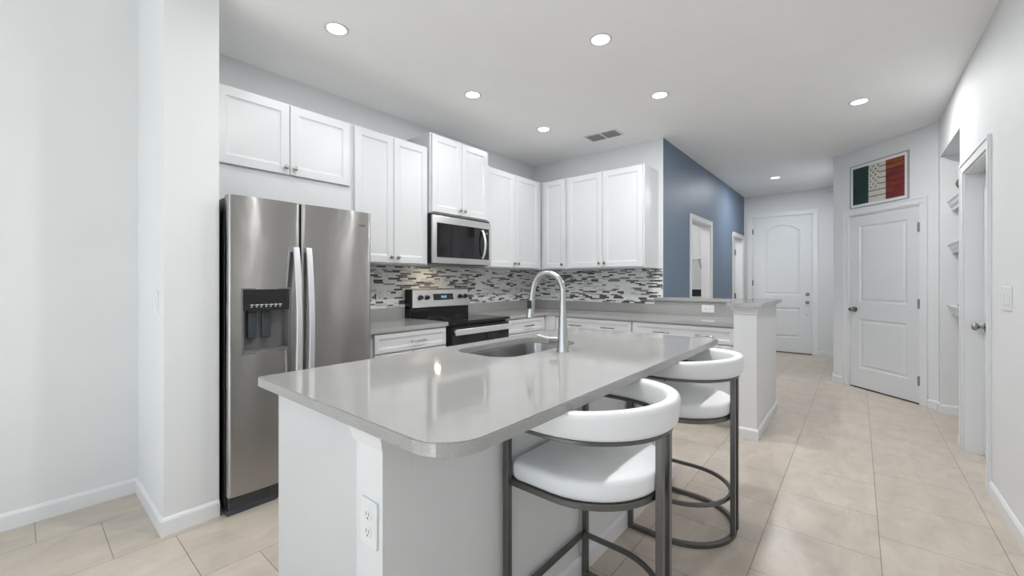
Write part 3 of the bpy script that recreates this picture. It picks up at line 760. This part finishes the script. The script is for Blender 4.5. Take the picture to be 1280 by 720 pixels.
# faucet
fx, fy = -1.128, 1.745
fc = thing('faucet', 'tall brushed nickel gooseneck faucet with pull-down spout on the island', 'faucet', (fx, fy, CT))
b = nb(); lathe(b, [(.030, 0), (.030, .004), (.028, .012), (.026, .05), (.022, .11), (.0175, .19), (.0155, .25)], n=28); obj('column', b, 'faucet', fc, 40)
b = nb(); pts = [(0, 0, .25), (0, 0, .30)]; ra = .092; zc = .30
pts += [(-ra + ra * math.cos(R(a)), 0, zc + ra * math.sin(R(a))) for a in range(8, 173, 8)]
pts += [(-2 * ra - .004, 0, zc - .01), (-2 * ra - .008, 0, zc - .04)]
tube(b, pts, .0145, 18); obj('gooseneck', b, 'faucet', fc, 40)
b = nb(); e0 = Vector((-2 * ra - .008, 0, zc - .04)); dr_ = Vector((-.12, 0, -1)).normalized()
tube(b, [e0, e0 + dr_ * .01, e0 + dr_ * .045, e0 + dr_ * .085, e0 + dr_ * .10, e0 + dr_ * .102], [.0145, .017, .0175, .0205, .0215, .018], 18); sp = obj('spray_head', b, 'faucet', fc, 40)
b = nb(); q = e0 + dr_ * .032; bx(b, q.x - .014, q.x + .014, -.0215, -.013, q.z - .022, q.z + .022, .004); tag(obj('spray_button', b, 'black', sp), 'black spray button')
b = nb(); tube(b, [(-.012, -.010, .056), (-.038, -.032, .057), (-.052, -.044, .058)], .0175, 16); hd = obj('handle_hub', b, 'nickel', fc, 40)
b = nb(); tube(b, [(-.046, -.039, .062), (-.070, -.058, .070), (-.100, -.080, .080)], [.0085, .0065, .005], 12); obj('lever', b, 'faucet', hd, 40)

# ================================================================ stools
def upath(r, xf, n=20, zf=None):
    p = [(xf, -r, 0), (xf * .5, -r, 0), (-.001, -r, 0)] + [(r * math.cos(R(a)), r * math.sin(R(a)), 0) for a in [-90 + 180 * k / n for k in range(1, n)]] + [(-.001, r, 0), (xf * .5, r, 0), (xf, r, 0)]
    return p
def lift(p, z): return [(x, y, z) for x, y, _ in p]
def make_stool(label, loc):
    t = thing('counter_stool', label, 'stool', loc, 0, 'white barrel-back counter stools')
    xf = -.165; T = .022
    for x, y, z0, z1 in ((xf, -.255, .022, .776), (xf, .255, .022, .776), (.258, -.031, .022, .776), (.258, .031, .022, .776)):
        b = nb(); bx(b, x - T / 2, x + T / 2, y - T / 2, y + T / 2, z0, z1, .0015); obj('leg', b, 'gun', t)
    # floor runner
    b = nb(); sweep(b, lift(upath(.255, xf - .011), .011), rsec(T, .022, .002, 1)); obj('floor_runner', b, 'gun', t, 30)
    # foot ring with crossbar
    b = nb(); sweep(b, lift(upath(.236, xf), .19), rsec(.016, .018, .002, 1)); bx(b, xf - .008, xf + .008, -.244, .244, .181, .199, .001); obj('foot_ring', b, 'gun', t, 30)
    # seat frame
    b = nb(); sweep(b, lift(upath(.236, xf), .585), rsec(.020, .020, .002, 1)); bx(b, xf - .009, xf + .009, -.244, .244, .576, .595, .001); obj('seat_frame', b, 'gun', t, 30)
    # cushion
    b = nb()
    def outline(d, z):
        r = .243 - d; xa = xf + .008 + d; o = [(xa, -r + .02, z), (xa + .02, -r, z), (0, -r, z)]
        o += [(r * math.cos(R(a)), r * math.sin(R(a)), z) for a in [-90 + 180 * k / 28 for k in range(1, 28)]]
        o += [(0, r, z), (xa + .02, r, z), (xa, r - .02, z)]; return o
    rings = [outline(d, z) for d, z in ((.012, .596), (.003, .600), (-.004, .612), (-.006, .628), (-.005, .648), (.000, .657), (.010, .662), (.05, .665), (.12, .667))]
    loft(b, rings); st = obj('seat', b, 'leather', t, 60)
    b = nb(); sweep(b, [Vector(p) for p in outline(.003, .656)], [(.0022 * math.cos(R(a)), .0022 * math.sin(R(a))) for a in range(0, 360, 60)], closed=True); obj('piping', b, 'leather', st, 60)
    # rail under the backrest
    b = nb(); sweep(b, lift(upath(.262, xf - .012), .783), rsec(.026, .013, .002, 1)); rl = obj('back_rail', b, 'gun', t, 30)
    # padded band, a little taller at the back than at the arm ends
    b = nb(); P = upath(.265, xf - .012, 30)
    def sc(s): k = math.sin(PI * s) ** .8; return (1, .072 / .09 + .028 / .09 * k, 0)
    rings = []; N_ = len(P); sec = rsec(.046, .09, .019, 5)
    def dist(i): return i / (N_ - 1)
    for i, p in enumerate(P):
        a = Vector(P[max(0, i - 1)]); c = Vector(P[min(N_ - 1, i + 1)]); tt = (c - a).normalized(); s = tt.cross(Vector((0, 0, 1)))
        hh = .073 + .022 * math.sin(PI * i / (N_ - 1)); lean = .10
        rings.append([Vector(p) + s * (q[0] + (q[1] + .045) * lean) + Vector((0, 0, .7898 + (q[1] + .045) / .09 * hh)) for q in sec])
    # soften both ends
    def shrink(ring, f, off):
        c_ = sum(ring, Vector()) / len(ring); return [c_ + (v - c_) * f + Vector((off, 0, 0)) for v in ring]
    r0 = shrink(rings[0], .72, -.008); r1 = shrink(rings[-1], .72, -.008)
    rings = [r0] + rings + [r1]
    loft(b, rings); obj('backrest', b, 'leather', t, 60)
    return t
make_stool('nearer white barrel-back counter stool with gunmetal legs at the island', (-.722, 1.293, 0))
make_stool('farther white barrel-back counter stool with gunmetal legs at the island', (-.722, 2.258, 0))

# ================================================================ picture on the diagonal wall
t = thing('framed_flag_picture', 'framed wooden flag picture, green white and red with stripes, above pantry door', 'picture', (DG[0], DG[1], 0), -45)
x0, x1, z0, z1 = .248, .915, 2.108, 2.610
b = nb(); w = .008
bx(b, x0, x1, -.022, -.001, z0, z0 + w, .001); bx(b, x0, x1, -.022, -.001, z1 - w, z1, .001); bx(b, x0, x0 + w, -.022, -.001, z0 + w, z1 - w, .001); bx(b, x1 - w, x1, -.022, -.001, z0 + w, z1 - w, .001)
tag(obj('frame', b, 'silver', t), 'thin silver frame')
b = nb(); bx(b, x0 + w, x1 - w, -.012, -.001, z0 + w, z1 - w); tag(obj('backing', b, 'trim', t), 'white backing')
fx0, fx1, fz0, fz1 = .287, .875, 2.147, 2.570
nb_ = 13; hb = (fz1 - fz0) / nb_
def boards(name, xa, xb, mats, lab):
    b = nb()
    for k in range(nb_): bx(b, xa, xb, -.018, -.012, fz0 + k * hb, fz0 + (k + 1) * hb, .0006, mi=(1 if len(mats) > 1 and k >= 10 else 0))
    tag(obj(name, b, mats, t), lab)
boards('green_boards', fx0, .480, ['g_green'], 'dark green boards')
boards('white_boards', .480, .679, ['g_white'], 'whitewashed boards')
boards('red_boards', .679, fx1, ['g_red', 'g_orange'], 'rust red boards, orange at the top')
b = nb()
for k in range(6):
    zz = fz0 + hb * (1.9 + 1.93 * k); xa = .480 if k < 2 else .605
    bx(b, xa, fx1, -.0192, -.0185, zz - .004, zz + .004)
    if k < 2: bx(b, fx0, .48, -.0192, -.0185, zz - .004, zz + .004)
tag(obj('stripes', b, 'g_line', t), 'thin dark stripes')
b = nb()
for r_ in range(8):
    for c_ in range(11):
        if (r_ + c_) % 2: continue
        cx = fx0 + .018 + c_ * .029; cz = fz1 - .028 - r_ * .033
        vs = []
        for k in range(10):
            rr = .0135 if k % 2 == 0 else .0058; a = R(90 + 36 * k); vs.append(b.verts.new((cx + rr * math.cos(a), -.0193, cz + rr * math.sin(a))))
        b.faces.new(vs)
tag(obj('stars', b, 'g_line', t), 'rows of small dark stars')

# ================================================================ ceiling things
def can(label, x, y, power):
    H_ = H if y > .465 else HL
    t = thing('recessed_light', label, 'ceiling light', (x, y, H_), 0, 'recessed ceiling lights')
    b = nb(); n = 32; pr = [(.072, -.001), (.072, -.003), (.069, -.005), (.060, -.006), (.056, -.004), (.056, -.001)]
    rings = [[(r_ * math.cos(2 * PI * k / n), r_ * math.sin(2 * PI * k / n), z) for r_, z in pr] for k in range(n)]
    loft(b, rings, loop=True); tag(obj('trim_ring', b, 'plate', t, 50), 'white trim ring')
    b = nb(); lathe(b, [(.055, -.003), (.055, -.001)], n=32); obj('lens', b, 'lens', t)
    l = area('lamp_light', (x, y, H_ - .012), (0, 0, 0), .10, .10, power, (.99, .99, 1), 'DISK')
    return t
for lab, x, y in (('recessed light nearest the camera in the row above the refrigerator', -2.455, 1.26), ('recessed light above the microwave, middle of the left row', -2.455, 2.43), ('recessed light nearest the room corner in the left row', -2.455, 3.44),
                  ('recessed light above the island, nearer of the right row', -1.265, 2.40), ('recessed light in front of the ceiling vent, farther of the right row', -1.265, 3.43),
                  ('recessed light over the walkway near the niche', .01, 4.66), ('recessed light down the hall before the front door', -.948, 7.27),
                  ('recessed light over the near end of the island, out of frame', -1.265, 1.26), ('recessed light in the living area behind the camera', -1.4, -1.4)):
    can(lab, x, y, P_LEFT if x < -2 else P_END if y > 6 else P_HALL if y > 4 else P_LIVING if y < 0 else P_RIGHT)
area('room_fill', (-2.5, 6.0, 2.6), (0, 0, 0), .4, .4, 22, (1, .97, .93))  # added fill without a fixture, brightens the room behind the first opening
area('far_room_fill', (-2.6, 7.8, 2.6), (0, 0, 0), .4, .4, 16, (1, .97, .93))  # added light, no lamp built, for the room behind the far opening
# ceiling register, two grilles side by side
t = thing('ceiling_vent', 'white double ceiling vent with grey louvres near the back wall', 'vent', (-2.072, 3.995, H))
b = nb(); bx(b, -.185, .185, -.105, .105, -.006, 0, .002); tag(obj('vent_plate', b, 'plate', t), 'white plate')
for s in (-1, 1):
    b = nb(); bx(b, s * .088 - .075, s * .088 + .075, -.085, .085, -.008, -.006)
    g = tag(obj('louvre_grille', b, 'vent', t), 'grey louvred grille')
    b = nb()
    for k in range(9): y = -.076 + k * .019; bx(b, s * .088 - .073, s * .088 + .073, y, y + .006, -.012, -.008)
    obj('louvres', b, 'vent', g)

# ================================================================ seen through the first opening
t = thing('wire_shelf', 'white wire shelf on the wall of the room behind the blue wall', 'shelf', (-2.05, 7.05, 1.60))
b = nb()
for k in range(4): tube(b, [(-.9, -.02 - k * .09, 0), (.28, -.02 - k * .09, 0)], .005, 6)
for k in range(40): tube(b, [(-.9 + k * .03, -.02, .003), (-.9 + k * .03, -.29, .003)], .002, 5)
obj('wire_deck', b, 'plate', t, 40)
for x in (-.6, .16):
    b = nb(); tube(b, [(x, -.003, -.30), (x, -.28, -.01)], .005, 6); tube(b, [(x, -.003, -.30), (x, -.003, 0)], .004, 6); obj('bracket', b, 'nickel', t, 40)
t = thing('storage_cart', 'white cabinet against the wall of the room behind the blue wall', 'cabinet', (-2.05, 6.80, 0))
b = nb(); bx(b, -.45, .26, -.21, .245, 0, 1.02, .004); obj('body', b, 'cab', t); b = nb(); bx(b, -.43, .24, -.222, -.21, .03, .99, .004); obj('door', b, 'cab', t)
b = nb(); bx(b, -1.97, -1.82, 6.66, 6.80, 1.02, 1.125, .004); tag(obj('storage_box', b, 'black'), 'small black box seen low through the first blue wall opening', 'box')
